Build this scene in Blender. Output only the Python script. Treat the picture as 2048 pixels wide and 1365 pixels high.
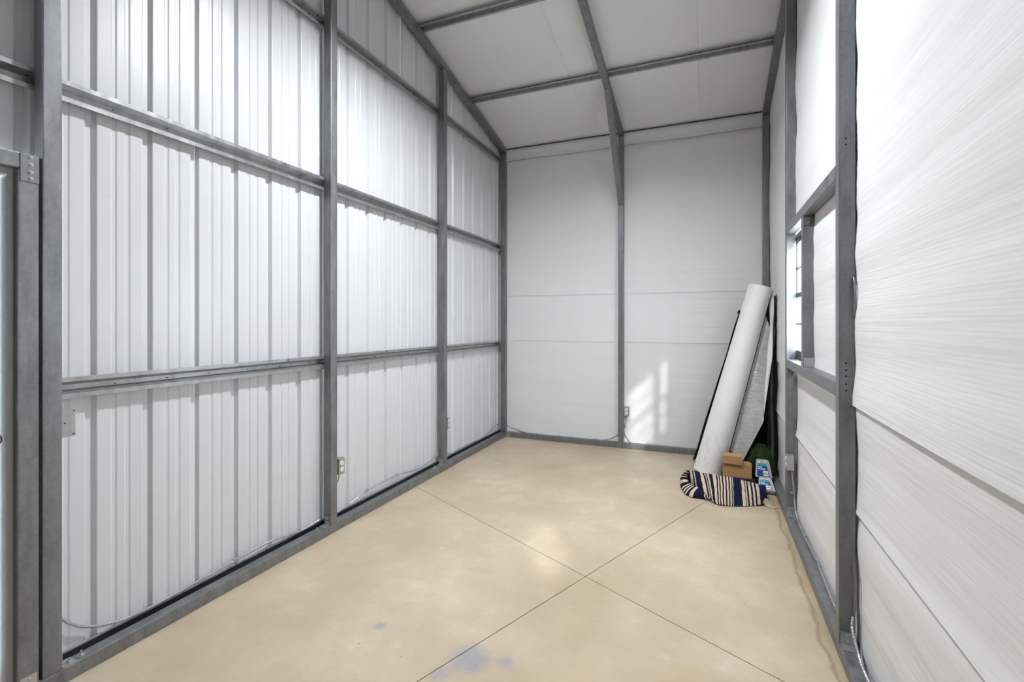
import bpy, bmesh, math, random
from mathutils import Vector, Matrix, noise
random.seed(7)
for o in list(bpy.data.objects): bpy.data.objects.remove(o)
scn = bpy.context.scene
COL = scn.collection
PI = math.pi

# ------------------------------------------------------------------ camera
F, YAW, HOR = 959.02, 0.3889, 645.97          # pixels, radians, horizon row (2048 x 1365 frame)
CAM = Vector((2.3913, 0.0, 1.45))
cd = bpy.data.cameras.new('camera'); cam = bpy.data.objects.new('camera', cd); COL.objects.link(cam)
cam.location = CAM; cam.rotation_euler = (PI/2, 0, YAW)
cd.sensor_width = 36.0; cd.lens = F/2048*36.0
cd.shift_y = -(682.5-HOR)/2048
cd.clip_start = 0.05
scn.camera = cam

# ------------------------------------------------------------------ sky, sun, exposure
LAMP_STRENGTH = 830.0
w = bpy.data.worlds.new('sky'); scn.world = w; w.use_nodes = True
bg = w.node_tree.nodes['Background']; bg.inputs[0].default_value = (0.86, 0.93, 1.0, 1); bg.inputs[1].default_value = 18.0
sd = bpy.data.lights.new('hazy_sun', 'SUN'); sd.energy = 2.8; sd.angle = math.radians(2.0); sd.color = (1.0, .97, .92)
sun = bpy.data.objects.new('hazy_sun', sd); COL.objects.link(sun); sun.location = (9, -9, 8)
sun.rotation_euler = Vector((-.55, .835, -.53)).to_track_quat('-Z', 'Y').to_euler()
scn.view_settings.view_transform = 'Standard'; scn.view_settings.look = 'None'
scn.view_settings.exposure = 0.2; scn.view_settings.gamma = 1.0
scn.view_settings.use_curve_mapping = False

# ------------------------------------------------------------------ dimensions (metres)
W = 2.9135            # inner face of the right hand posts (left hand ones at x = 0)
L = 5.606             # inner face of the back posts
T = 0.062             # square tube
YF = -3.50            # inner face of the front posts, behind the camera
RIDGE = 1.06
SL = 0.216            # roof slope
XP = -0.100           # inner face of the corrugated sheets
def raf_bottom(y): return 3.622 + SL*(L - (y if y >= RIDGE else 2*RIDGE - y))
def raf_top(y): return raf_bottom(y) + T*1.02
def deck(y): return raf_top(y) + 0.040

def ray(u, v):
    rx = (u-1024)/F; rz = (HOR-v)/F
    return Vector((rx*math.cos(YAW)-math.sin(YAW), rx*math.sin(YAW)+math.cos(YAW), rz))
def onx(u, v, x): r = ray(u, v); return CAM + r*((x-CAM.x)/r.x)
def ony(u, v, y): r = ray(u, v); return CAM + r*(y/r.y)
def onz(u, v, z): r = ray(u, v); return CAM + r*((z-CAM.z)/r.z)

# ------------------------------------------------------------------ materials
def newmat(name):
    m = bpy.data.materials.new(name); m.use_nodes = True
    nt = m.node_tree; b = nt.nodes['Principled BSDF']
    return m, nt, b
def N(nt, kind, **kw):
    n = nt.nodes.new(kind)
    for k, v in kw.items():
        if hasattr(n, k): setattr(n, k, v)
    return n
def pos(nt, scale=(1, 1, 1)):
    g = N(nt, 'ShaderNodeNewGeometry'); mp = N(nt, 'ShaderNodeMapping')
    mp.inputs['Scale'].default_value = scale
    nt.links.new(g.outputs['Position'], mp.inputs['Vector']); return mp.outputs['Vector']
def noise_n(nt, vec, scale, detail=3, rough=.5):
    n = N(nt, 'ShaderNodeTexNoise'); n.inputs['Scale'].default_value = scale
    n.inputs['Detail'].default_value = detail; n.inputs['Roughness'].default_value = rough
    nt.links.new(vec, n.inputs['Vector']); return n.outputs['Fac']
def ramp(nt, fac, stops, interp='LINEAR'):
    r = N(nt, 'ShaderNodeValToRGB'); r.color_ramp.interpolation = interp
    e = r.color_ramp.elements
    while len(e) < len(stops): e.new(0.5)
    for i, (p, c) in enumerate(stops):
        e[i].position = p; e[i].color = (c, c, c, 1) if isinstance(c, (int, float)) else (*c, 1)
    nt.links.new(fac, r.inputs['Fac']); return r.outputs['Color']
def mix(nt, fac, a, b, mode='MIX'):
    n = N(nt, 'ShaderNodeMix'); n.data_type = 'RGBA'; n.blend_type = mode
    for sock, v in ((n.inputs[0], fac), (n.inputs[6], a), (n.inputs[7], b)):
        if isinstance(v, bpy.types.NodeSocket): nt.links.new(v, sock)
        elif isinstance(v, (int, float)): sock.default_value = v
        else: sock.default_value = (*v, 1)
    return n.outputs[2]
def math_n(nt, op, a, b=None, clamp=False):
    n = N(nt, 'ShaderNodeMath'); n.operation = op; n.use_clamp = clamp
    for i, v in enumerate((a, b)):
        if v is None: continue
        if isinstance(v, bpy.types.NodeSocket): nt.links.new(v, n.inputs[i])
        else: n.inputs[i].default_value = v
    return n.outputs[0]
def bump(nt, b, h, dist, strength=1.0):
    n = N(nt, 'ShaderNodeBump'); n.inputs['Distance'].default_value = dist; n.inputs['Strength'].default_value = strength
    nt.links.new(h, n.inputs['Height']); nt.links.new(n.outputs['Normal'], b.inputs['Normal'])
def plain(name, col, rough=.6, metal=0., spec=.5):
    m, nt, b = newmat(name)
    v = pos(nt); f = noise_n(nt, v, 30, 3)
    c = mix(nt, f, tuple(x*.93 for x in col), tuple(min(1, x*1.05) for x in col))
    nt.links.new(c, b.inputs['Base Color'])
    b.inputs['Roughness'].default_value = rough; b.inputs['Metallic'].default_value = metal
    b.inputs['Specular IOR Level'].default_value = spec
    return m

def mk_galv(name, lo, hi, rough=.45, metal=.55):
    m, nt, b = newmat(name)
    v = pos(nt)
    vo = N(nt, 'ShaderNodeTexVoronoi'); vo.inputs['Scale'].default_value = 90; nt.links.new(v, vo.inputs['Vector'])
    f1 = noise_n(nt, pos(nt, (9, 9, 2.2)), 2.0, 5, .6)
    f2 = noise_n(nt, v, 40, 3)
    s = N(nt, 'ShaderNodeSeparateColor'); nt.links.new(vo.outputs['Color'], s.inputs[0])
    a = math_n(nt, 'ADD', math_n(nt, 'MULTIPLY', f1, .75), math_n(nt, 'MULTIPLY', s.outputs[0], .07))
    a = math_n(nt, 'ADD', a, math_n(nt, 'MULTIPLY', f2, .12))
    nt.links.new(ramp(nt, a, [(.28, lo), (.66, hi)]), b.inputs['Base Color'])
    nt.links.new(ramp(nt, f1, [(.3, rough-.08), (.7, rough+.08)]), b.inputs['Roughness'])
    b.inputs['Metallic'].default_value = metal
    return m
GALV = mk_galv('galvanised_steel', (.15, .155, .16), (.28, .287, .30))
GALV_L = mk_galv('bright_zinc', (.42, .43, .44), (.62, .63, .64), .32, .8)
GIRT = mk_galv('bright_galvanised_channel', (.30, .305, .31), (.48, .485, .49), .34, .7)
ALU = mk_galv('aluminium_conduit', (.36, .36, .37), (.52, .52, .53), .38, .7)
DOORFRAME = plain('grey_door_frame_paint', (.34, .34, .345), .45)

def mk_panel():
    m, nt, b = newmat('corrugated_sheet_backside')
    f = noise_n(nt, pos(nt, (3, 3, .5)), 1.3, 3)
    spots = noise_n(nt, pos(nt, (14, 14, 9)), 3.0, 6, .75)
    big = noise_n(nt, pos(nt, (1, .9, .35)), 2.0, 2)
    d = math_n(nt, 'MULTIPLY', ramp(nt, spots, [(.60, 0.), (.72, 1.)]), ramp(nt, big, [(.45, 0.), (.7, .35)]))
    c = mix(nt, f, (.60, .61, .635), (.66, .67, .69))
    c = mix(nt, d, c, (.45, .44, .40))
    nt.links.new(c, b.inputs['Base Color'])
    b.inputs['Roughness'].default_value = .32; b.inputs['Specular IOR Level'].default_value = .45
    return m
PANEL = mk_panel()

def mk_insul(name, axis, base=(.80, .80, .80)):
    """white woven reflective insulation; fine ribs and wrinkles run along `axis`"""
    m, nt, b = newmat(name)
    sc = {'x': (.05, 1, 1), 'y': (1, .05, 1), 'ceil': (1, .05, .05)}[axis]
    v = pos(nt, sc)
    f1 = noise_n(nt, v, 9, 4, .6)
    f2 = noise_n(nt, v, 45, 2)
    wv = N(nt, 'ShaderNodeTexWave'); wv.wave_type = 'BANDS'; wv.bands_direction = 'X' if axis == 'ceil' else 'Z'
    wv.inputs['Scale'].default_value = 26; wv.inputs['Distortion'].default_value = .6
    nt.links.new(pos(nt), wv.inputs['Vector'])
    h = math_n(nt, 'ADD', math_n(nt, 'MULTIPLY', f1, .55), math_n(nt, 'MULTIPLY', f2, .20))
    h = math_n(nt, 'ADD', h, math_n(nt, 'MULTIPLY', wv.outputs['Fac'], .012 if axis == 'y' else .03))
    bump(nt, b, h, .008 if axis == 'y' else .006, .9)
    c = mix(nt, noise_n(nt, pos(nt), 3, 4), tuple(x*.96 for x in base), base)
    nt.links.new(c, b.inputs['Base Color'])
    b.inputs['Roughness'].default_value = .5; b.inputs['Specular IOR Level'].default_value = .35
    return m
INS_X = mk_insul('white_insulation_back', 'x', (.79, .79, .79))
INS_Y = mk_insul('white_insulation_side', 'y', (.79, .79, .79))
INS_C = mk_insul('white_insulation_roof', 'ceil', (.78, .78, .78))

def mk_concrete():
    m, nt, b = newmat('sealed_tan_concrete')
    v = pos(nt)
    f1 = noise_n(nt, v, 1.4, 6, .62); f2 = noise_n(nt, v, 7, 6, .7); f3 = noise_n(nt, v, 60, 3, .6)
    c = ramp(nt, f1, [(.32, (.43, .345, .25)), (.5, (.54, .445, .335)), (.66, (.64, .55, .44))])
    c = mix(nt, ramp(nt, f2, [(.35, .55), (.65, 0.)]), c, (.53, .405, .265))
    c = mix(nt, ramp(nt, f2, [(.60, 0.), (.78, .5)]), c, (.70, .62, .51))
    c = mix(nt, ramp(nt, f3, [(.30, .35), (.42, 0.)]), c, (.47, .365, .24))
    # ochre blotches
    f4 = noise_n(nt, pos(nt, (1, 1, 1)), 3.1, 5, .7)
    c = mix(nt, ramp(nt, f4, [(.60, 0.), (.72, .35)]), c, (.50, .345, .16))
    # dark specks
    f5 = noise_n(nt, v, 22, 2, .5)
    c = mix(nt, ramp(nt, f5, [(.765, 0.), (.785, .7)]), c, (.12, .10, .08))
    # blue chalk stains
    for (cx, cy, r, a) in ((1.439, 1.846, .14, .55), (.939, 1.881, .045, .5), (1.587, 1.884, .06, .4), (1.36, 1.72, .07, .4)):
        d = N(nt, 'ShaderNodeVectorMath'); d.operation = 'DISTANCE'; nt.links.new(v, d.inputs[0]); d.inputs[1].default_value = (cx, cy, 0)
        k = math_n(nt, 'SUBTRACT', 1.0, math_n(nt, 'DIVIDE', d.outputs['Value'], r), True)
        nn = noise_n(nt, v, 26, 5, .7)
        k = math_n(nt, 'MULTIPLY', ramp(nt, math_n(nt, 'MULTIPLY', k, nn), [(.08, 0.), (.34, 1.)]), a)
        c = mix(nt, k, c, (.20, .25, .38))
    # rusty water mark along the right hand rail
    s = N(nt, 'ShaderNodeSeparateXYZ'); nt.links.new(v, s.inputs[0])
    e = math_n(nt, 'ADD', math_n(nt, 'SUBTRACT', s.outputs['X'], W-.035), math_n(nt, 'MULTIPLY', math_n(nt, 'SUBTRACT', noise_n(nt, v, 3, 5, .6), .5), .13))
    line = ramp(nt, math_n(nt, 'ADD', math_n(nt, 'MULTIPLY', e, 6), .5), [(.36, 0.), (.48, .75), (.56, .2), (.9, .5)])
    c = mix(nt, line, c, (.28, .19, .10))
    nt.links.new(c, b.inputs['Base Color'])
    nt.links.new(ramp(nt, f2, [(.3, .52), (.7, .36)]), b.inputs['Roughness'])
    b.inputs['Specular IOR Level'].default_value = .4
    bump(nt, b, f3, .0015, .4)
    return m
CONC = mk_concrete()
DARK = plain('dark_joint', (.05, .045, .04), .9)
RUBBER = plain('black_rubber', (.02, .02, .022), .7)
WHITE_P = plain('white_plastic', (.82, .82, .80), .35)
DOORW = plain('white_door_paint', (.80, .80, .79), .5)
BRONZE = plain('dark_bronze_frame', (.045, .04, .037), .45)
CARD = plain('brown_cardboard', (.44, .25, .11), .8)
CARD_D = plain('cardboard_tape', (.50, .32, .16), .5)
CREAM = plain('cream_yarn', (.74, .58, .42), .95, spec=.1)
NAVY = plain('navy_yarn', (.012, .016, .045), .95, spec=.1)
for m_ in (CREAM, NAVY):      # chunky knit
    nt_ = m_.node_tree; vo_ = N(nt_, 'ShaderNodeTexVoronoi'); vo_.inputs['Scale'].default_value = 130; nt_.links.new(pos(nt_), vo_.inputs['Vector'])
    bump(nt_, nt_.nodes['Principled BSDF'], vo_.outputs['Distance'], -.006, .9)
UNDER = plain('cream_backing', (.80, .68, .52), .95, spec=.1)
BACKING = plain('black_turf_backing', (.012, .012, .013), .75)
PACKG = plain('grey_clear_plastic', (.46, .45, .46), .3)
BLUE = plain('blue_card', (.02, .075, .34), .4)
TEAL = plain('teal_card', (.03, .42, .36), .4)
YELL = plain('yellow_print', (.75, .66, .08), .4)
RED = plain('red_print', (.6, .08, .07), .4)
WHT = plain('white_print', (.85, .85, .85), .4)
BRICK = plain('red_brick_beyond', (.40, .17, .12), .9)

def mk_roll():
    m, nt, b = newmat('white_bubble_roll')
    f = noise_n(nt, pos(nt, (1, 1, 1)), 6, 4); 
    c = mix(nt, f, (.76, .76, .75), (.84, .84, .83))
    st = noise_n(nt, pos(nt, (9, 9, 3)), 3, 5, .7)
    s = N(nt, 'ShaderNodeSeparateXYZ'); nt.links.new(pos(nt), s.inputs[0])
    low = ramp(nt, s.outputs['Z'], [(.18, 1.), (.45, 0.)])
    k = math_n(nt, 'MULTIPLY', ramp(nt, st, [(.5, 0.), (.66, .5)]), low)     # scuffed dirty foot of the roll
    c = mix(nt, k, c, (.42, .35, .27))
    nt.links.new(c, b.inputs['Base Color'])
    wv = N(nt, 'ShaderNodeTexWave'); wv.bands_direction = 'Z'; wv.inputs['Scale'].default_value = 22; wv.inputs['Distortion'].default_value = .5
    nt.links.new(pos(nt), wv.inputs['Vector'])
    bump(nt, b, wv.outputs['Fac'], .001, .5); b.inputs['Roughness'].default_value = .45
    return m
ROLLM = mk_roll()
def mk_foil():
    m, nt, b = newmat('silver_foil_face')
    v = pos(nt, (1.5, 1.5, 4)); f = noise_n(nt, v, 7, 3, .55)
    nt.links.new(ramp(nt, f, [(.3, (.50, .50, .48)), (.7, (.64, .64, .62))]), b.inputs['Base Color'])
    bump(nt, b, f, .02, .55); b.inputs['Metallic'].default_value = .5; b.inputs['Roughness'].default_value = .3
    return m
FOIL = mk_foil()
def mk_grass(name, lo, hi):
    m, nt, b = newmat(name)
    nt.links.new(ramp(nt, noise_n(nt, pos(nt), 70, 3, .7), [(.35, lo), (.65, hi)]), b.inputs['Base Color'])
    b.inputs['Roughness'].default_value = .6; return m
GRASS = mk_grass('artificial_grass', (.018, .055, .012), (.06, .135, .03))
GRASSD = mk_grass('artificial_grass_base', (.012, .035, .010), (.03, .07, .02))
def mk_glass():
    m, nt, b = newmat('window_glass')
    nt.nodes.remove(b)
    t = N(nt, 'ShaderNodeBsdfTransparent'); g = N(nt, 'ShaderNodeBsdfGlossy'); mx = N(nt, 'ShaderNodeMixShader')
    t.inputs[0].default_value = (.95, .97, .97, 1); g.inputs['Roughness'].default_value = .03; mx.inputs[0].default_value = .06
    nt.links.new(t.outputs[0], mx.inputs[1]); nt.links.new(g.outputs[0], mx.inputs[2])
    nt.links.new(mx.outputs[0], nt.nodes['Material Output'].inputs[0])
    return m
GLASS = mk_glass()
def mk_emit(name, col, s):
    m, nt, b = newmat(name)
    b.inputs['Base Color'].default_value = (.9, .9, .9, 1)
    b.inputs['Emission Color'].default_value = (*col, 1); b.inputs['Emission Strength'].default_value = s
    return m
LED = mk_emit('lit_led_lens', (.93, .97, 1.0), LAMP_STRENGTH)

# ------------------------------------------------------------------ mesh helpers
def empty_bm(): return bmesh.new()
def a_box(bm, x0, x1, y0, y1, z0, z1, bev=0., mi=0):
    m = Matrix.Translation(((x0+x1)/2, (y0+y1)/2, (z0+z1)/2)) @ Matrix.Diagonal((x1-x0, y1-y0, z1-z0, 1))
    r = bmesh.ops.create_cube(bm, size=1, matrix=m)
    fs = {f for v in r['verts'] for f in v.link_faces}
    for f in fs: f.material_index = mi
    if bev > 0:
        es = {e for v in r['verts'] for e in v.link_edges}
        bmesh.ops.bevel(bm, geom=list(es), offset=bev, segments=2, profile=.6, affect='EDGES')
    return r
def box(x0, x1, y0, y1, z0, z1, bev=0.): 
    bm = bmesh.new(); a_box(bm, x0, x1, y0, y1, z0, z1, bev); return bm
def a_prism(bm, poly, frame, length, mi=0):
    """poly: 2-D closed outline; frame: (origin, ux, uy, dir)"""
    o, ux, uy, d = frame
    a = [bm.verts.new(o + ux*p + uy*q) for p, q in poly]
    b = [bm.verts.new(o + ux*p + uy*q + d*length) for p, q in poly]
    n = len(poly); fs = []
    for i in range(n):
        j = (i+1) % n; fs.append(bm.faces.new((a[i], a[j], b[j], b[i])))
    fs.append(bm.faces.new(a[::-1])); fs.append(bm.faces.new(b))
    for f in fs: f.material_index = mi
    bmesh.ops.recalc_face_normals(bm, faces=fs)
def sheet_outline(pts, t):
    """closed outline of a folded sheet of thickness t following the polyline pts"""
    out = []
    n = len(pts)
    for i in range(n):
        ds = []
        if i > 0: ds.append(Vector((pts[i][0]-pts[i-1][0], pts[i][1]-pts[i-1][1])).normalized())
        if i < n-1: ds.append(Vector((pts[i+1][0]-pts[i][0], pts[i+1][1]-pts[i][1])).normalized())
        d = sum(ds, Vector((0, 0))).normalized(); nn = Vector((-d.y, d.x))
        k = 1/max(.4, abs(nn.dot(Vector((-ds[0].y, ds[0].x)))))
        out.append((pts[i][0]+nn.x*t*k, pts[i][1]+nn.y*t*k))
    return list(pts) + out[::-1]
def a_tube(bm, pts, r, n=8, ridges=False, step=.006, mi=0):
    """round tube along a smoothed path; ridges = armoured cable"""
    P = [Vector(p) for p in pts]; sm = []
    for i in range(len(P)-1):
        p0 = P[max(i-1, 0)]; p1 = P[i]; p2 = P[i+1]; p3 = P[min(i+2, len(P)-1)]
        k = max(2, int((p2-p1).length/(step if ridges else .04)))
        for j in range(k):
            t = j/k
            sm.append(.5*((2*p1)+(-p0+p2)*t+(2*p0-5*p1+4*p2-p3)*t*t+(-p0+3*p1-3*p2+p3)*t**3))
    sm.append(P[-1])
    rings = []; up = Vector((.13, .21, .97)).normalized()
    for i, p in enumerate(sm):
        d = (sm[min(i+1, len(sm)-1)]-sm[max(i-1, 0)]).normalized()
        a = d.cross(up)
        if a.length < .1: a = d.cross(Vector((1, 0, 0)))
        a.normalize(); b = d.cross(a).normalized(); up = a.cross(d).normalized() if False else up
        rr = r*(1.0 if (not ridges or i % 2) else .72)
        rings.append([bm.verts.new(p + a*math.cos(2*PI*q/n)*rr + b*math.sin(2*PI*q/n)*rr) for q in range(n)])
    for A, B in zip(rings, rings[1:]):
        for q in range(n):
            f = bm.faces.new((A[q], A[(q+1) % n], B[(q+1) % n], B[q])); f.material_index = mi; f.smooth = not ridges
    bm.faces.new(rings[0][::-1]); bm.faces.new(rings[-1])
def a_cyl(bm, p, d, r, h, n=12, r2=None, mi=0):
    d = Vector(d).normalized(); q = d.to_track_quat('Z', 'Y').to_matrix().to_4x4()
    r_ = bmesh.ops.create_cone(bm, cap_ends=True, segments=n, radius1=r, radius2=r if r2 is None else r2, depth=h,
                               matrix=Matrix.Translation(Vector(p)+d*h/2) @ q)
    for f in {f for v in r_['verts'] for f in v.link_faces}: f.material_index = mi
def a_grid(bm, P, mi=None, smooth=True):
    """P[i][j] points"""
    V = [[bm.verts.new(p) for p in row] for row in P]
    for i in range(len(V)-1):
        for j in range(len(V[0])-1):
            f = bm.faces.new((V[i][j], V[i+1][j], V[i+1][j+1], V[i][j+1])); f.smooth = smooth
            if mi: f.material_index = mi(i, j)
    return V

# ------------------------------------------------------------------ object helpers
def tag(o, label=None, cat=None, group=None, kind=None):
    if label: o['label'] = label
    if cat: o['category'] = cat
    if group: o['group'] = group
    if kind: o['kind'] = kind
    return o
def thing(name, loc, label=None, cat=None, group=None, kind=None):
    o = bpy.data.objects.new(name, None); COL.objects.link(o); o.location = loc; o.empty_display_size = .05
    return tag(o, label, cat, group, kind)
def wloc(o):
    v = Vector((0, 0, 0))
    while o is not None: v = v + o.location; o = o.parent
    return v
def obj(name, bm, mats, parent=None, origin=None, smooth=None):
    """bm is in world coordinates; the object's origin goes to the parent's place (parts) or to the foot of its box"""
    if not isinstance(mats, (list, tuple)): mats = [mats]
    if parent is not None: org = wloc(parent)
    elif origin is not None: org = Vector(origin)
    else:
        xs = [v.co.x for v in bm.verts]; ys = [v.co.y for v in bm.verts]; zs = [v.co.z for v in bm.verts]
        org = Vector(((min(xs)+max(xs))/2, (min(ys)+max(ys))/2, min(zs)))
    bmesh.ops.translate(bm, verts=bm.verts, vec=-org)
    me = bpy.data.meshes.new(name); 
    if smooth is not None:
        for f in bm.faces: f.smooth = smooth
    bm.to_mesh(me); bm.free()
    for m in mats: me.materials.append(m)
    o = bpy.data.objects.new(name, me); COL.objects.link(o)
    if parent is not None: o.parent = parent
    else: o.location = org
    return o
def inst(name, mesh, parent, p, rot=None):
    """a small repeated piece that shares its mesh, at world point p"""
    o = bpy.data.objects.new(name, mesh); COL.objects.link(o); o.parent = parent
    o.location = Vector(p) - wloc(parent)
    if rot: o.rotation_euler = rot
    return o
def shared(name, bm, mat):
    me = bpy.data.meshes.new(name); bm.to_mesh(me); bm.free(); me.materials.append(mat); return me

# shared small hardware (pointing along +z)
bm = bmesh.new(); a_cyl(bm, (0, 0, 0), (0, 0, 1), .011, .002, 16); a_cyl(bm, (0, 0, .002), (0, 0, 1), .007, .007, 6); a_cyl(bm, (0, 0, .009), (0, 0, 1), .004, .012, 8)
BOLT = shared('anchor_bolt', bm, GALV_L)
bm = bmesh.new(); a_cyl(bm, (0, 0, 0), (0, 0, 1), .0065, .0015, 12); a_cyl(bm, (0, 0, .0015), (0, 0, 1), .0045, .004, 6, .0035)
SCREW = shared('screw', bm, GALV_L)
bm = bmesh.new(); a_cyl(bm, (0, 0, 0), (0, 0, 1), .0026, .014, 6, .0012)
TIP = shared('screw_tip', bm, mk_galv('screw_steel', (.10, .10, .10), (.2, .2, .2)))
bm = bmesh.new(); a_box(bm, -.007, .007, -.012, .012, 0, .012, .003)
STRAP = shared('cable_clip', bm, GALV_L)
RX90 = (0, PI/2, 0)       # +z -> +x
RXm90 = (0, -PI/2, 0)     # +z -> -x
RY = (PI/2, 0, 0)         # +z -> -y

# ================================================================== FLOOR: four slabs with saw-cut joints
floor = obj('floor', box(-.35, W+.35, YF-.3, L+.35, -.12, -.012), DARK, origin=(0, 0, 0)); tag(floor, 'tan sealed concrete slab floor with two crossing saw cut joints', None, None, 'structure')
def clip(poly, p, n):
    out = []
    for i in range(len(poly)):
        a, b = poly[i], poly[(i+1) % len(poly)]
        da = (a-p).dot(n); db = (b-p).dot(n)
        if da >= 0: out.append(a)
        if da*db < 0: out.append(a+(b-a)*(da/(da-db)))
    return out
J1a, J1b = Vector((-.017, 3.608)), Vector((2.673, 2.206)); J2a, J2b = Vector((2.376, 4.203)), Vector((1.30, 1.64))
d1 = (J1b-J1a).normalized(); n1 = Vector((-d1.y, d1.x)); d2 = (J2b-J2a).normalized(); n2 = Vector((-d2.y, d2.x))
for s1 in (1, -1):
    for s2 in (1, -1):
        poly = [Vector(p) for p in ((-.30, YF-.25), (W+.30, YF-.25), (W+.30, L+.30), (-.30, L+.30))]
        poly = clip(poly, J1a+n1*s1*.0022, n1*s1); poly = clip(poly, J2a+n2*s2*.0022, n2*s2)
        if len(poly) < 3: continue
        bm = bmesh.new()
        a_prism(bm, [(p.x, p.y) for p in poly], (Vector((0, 0, -.015)), Vector((1, 0, 0)), Vector((0, 1, 0)), Vector((0, 0, 1))), .015)
        obj('slab', bm, CONC, floor)

# ================================================================== LEFT WALL: corrugated sheets
PITCH = .2286
def panel_profile(y0, npitch):
    """(y, x) of the inner face, starting at the middle of a major rib; ribs go outwards (-x)"""
    pts = []
    for k in range(npitch):
        b = y0 + k*PITCH
        pts += [(b+.010, -.019), (b+.0225, -.001), (b+.026, 0)]
        for c in (.0875, .142):
            pts += [(b+c-.013, 0), (b+c-.006, -.0035), (b+c+.006, -.0035), (b+c+.013, 0)]
        pts += [(b+PITCH-.026, 0), (b+PITCH-.0225, -.001), (b+PITCH-.010, -.019)]
    return pts
wl = thing('wall_left', (XP, 2.0, 0), 'left gable wall of light grey corrugated steel sheets', None, None, 'structure')
RIB0 = 1.238
DOOR_Y0, DOOR_Y1 = .035, .958
def left_panel(y0, y1, zlow=lambda y: .004):
    bm = bmesh.new(); prof = [p for p in panel_profile(y0, 4)]
    prof = [p for p in prof if p[0] <= y1+1e-6]
    A = []; B = []
    ov = .0012
    for k, (y, dx) in enumerate(prof):
        x = XP + dx
        A.append(bm.verts.new((x, y, zlow(y)))); B.append(bm.verts.new((x, y, deck(y)+.01)))
    for i in range(len(A)-1):
        if zlow(prof[i][0]) != zlow(prof[i+1][0]) and zlow is not None and abs(zlow(prof[i][0])-zlow(prof[i+1][0])) > .5: 
            pass
        bm.faces.new((A[i], A[i+1], B[i+1], B[i]))
    return bm
k = -6
y = RIB0 + 2*PITCH
starts = [RIB0 + 2*PITCH + 4*PITCH*q for q in range(-6, 6)]
for s in starts:
    e = s + 4*PITCH
    if e < YF-.1 or s > L+.08: continue
    s_ = s
    e_ = min(e, L+.09)
    # sheets over the door are cut short
    zl = (lambda yy: 2.10 if (DOOR_Y0-.02 < yy < DOOR_Y1+.02) else .004)
    pr = panel_profile(s_, 4)
    if e > DOOR_Y0 and s < DOOR_Y1:
        # cut at the door opening: three pieces of the same sheet kept in one mesh
        bm = bmesh.new()
        ys = sorted(set([p[0] for p in pr] + [v for v in (DOOR_Y0-.02, DOOR_Y1+.02) if s < v < e]))
        def xat(yy):
            for a, b in zip(pr, pr[1:]):
                if a[0] <= yy <= b[0]: return a[1] + (b[1]-a[1])*((yy-a[0])/(b[0]-a[0]+1e-9))
            return -.019
        for a, b in zip(ys, ys[1:]):
            m = (a+b)/2; z0 = 2.10 if DOOR_Y0-.02 < m < DOOR_Y1+.02 else .004
            bm.faces.new([bm.verts.new(q) for q in ((XP+xat(a), a, z0), (XP+xat(b), b, z0), (XP+xat(b), b, deck(b)+.01), (XP+xat(a), a, deck(a)+.01))])
        bmesh.ops.remove_doubles(bm, verts=bm.verts, dist=1e-5)
    else:
        bm = left_panel(s_, e_)
    obj('corrugated_sheet', bm, PANEL, wl)
# joint strip between neighbouring sheets (flat of the rib)
for s in starts + [starts[-1]+4*PITCH]:
    if s < YF-.1 or s > L+.08 or DOOR_Y0-.03 < s < DOOR_Y1+.03: continue
    bm = bmesh.new()
    bm.faces.new([bm.verts.new(q) for q in ((XP-.0192, s-.0125, .004), (XP-.0192, s+.0125, .004), (XP-.0192, s+.0125, deck(s)+.01), (XP-.0192, s-.0125, deck(s)+.01))])
    obj('sheet_lap', bm, PANEL, wl)
obj('base_trim', box(XP+.001, XP+.011, 1.0, L+.06, .070, .082, .002), GALV_L, wl)
obj('gap_dark_face', box(XP+.001, XP+.008, 1.0, L+.06, .002, .0695), RUBBER, wl)  # black face standing in for the dark gap under the trim
obj('gap_shade_floor', box(XP+.012, -T-.002, 1.0, L+.06, .0, .040), RUBBER, wl)  # floor of the gap behind the rail, its shade given as black

# ================================================================== INSULATED WALLS
def nz(*a): return noise.noise(Vector(a))
def wrinkle(u, z, seed):
    """sag of a stapled sheet: long soft wrinkles along u"""
    return (.008*nz(u*.45+seed, z*2.0+u*.10, seed) + .0050*nz(u*.6, z*6.0+u*.25, seed+3.3)
            + .0022*nz(u*.7, z*17.0+u*.4, seed+8.1))
def wall_sheet(u0, u1, z0, z1fun, place, seed, holes=(), du=.09, dz=.022, lap=0.):
    nu = max(2, int((u1-u0)/du)); us = [u0+(u1-u0)*i/nu for i in range(nu+1)]
    for h in holes: us += [v for v in (h[0], h[1]) if u0 < v < u1]
    us = sorted(set(us))
    zm = max(z1fun(u) for u in us); nzz = max(2, int((zm-z0)/dz)); zs = [z0+(zm-z0)*j/nzz for j in range(nzz+1)]
    for h in holes: zs += [v for v in (h[2], h[3]) if z0 < v < zm]
    zs = sorted(set(zs))
    bm = bmesh.new(); V = {}
    def vert(i, j):
        if (i, j) not in V:
            u, z = us[i], min(zs[j], z1fun(us[i]))
            t = (z-z0)/(max(z1fun(u)-z0, .01))
            V[i, j] = bm.verts.new(place(u, z, wrinkle(u, z, seed) + lap*(1-t)**10))
        return V[i, j]
    for i in range(len(us)-1):
        for j in range(len(zs)-1):
            um, zm_ = (us[i]+us[i+1])/2, (zs[j]+zs[j+1])/2
            if any(h[0] < um < h[1] and h[2] < zm_ < h[3] for h in holes): continue
            if zs[j] >= z1fun(us[i]) and zs[j] >= z1fun(us[i+1]): continue
            f = bm.faces.new((vert(i, j), vert(i+1, j), vert(i+1, j+1), vert(i, j+1))); f.smooth = True
    return bm
BY = L + T + .006
RXW = W + T + .006
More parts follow.
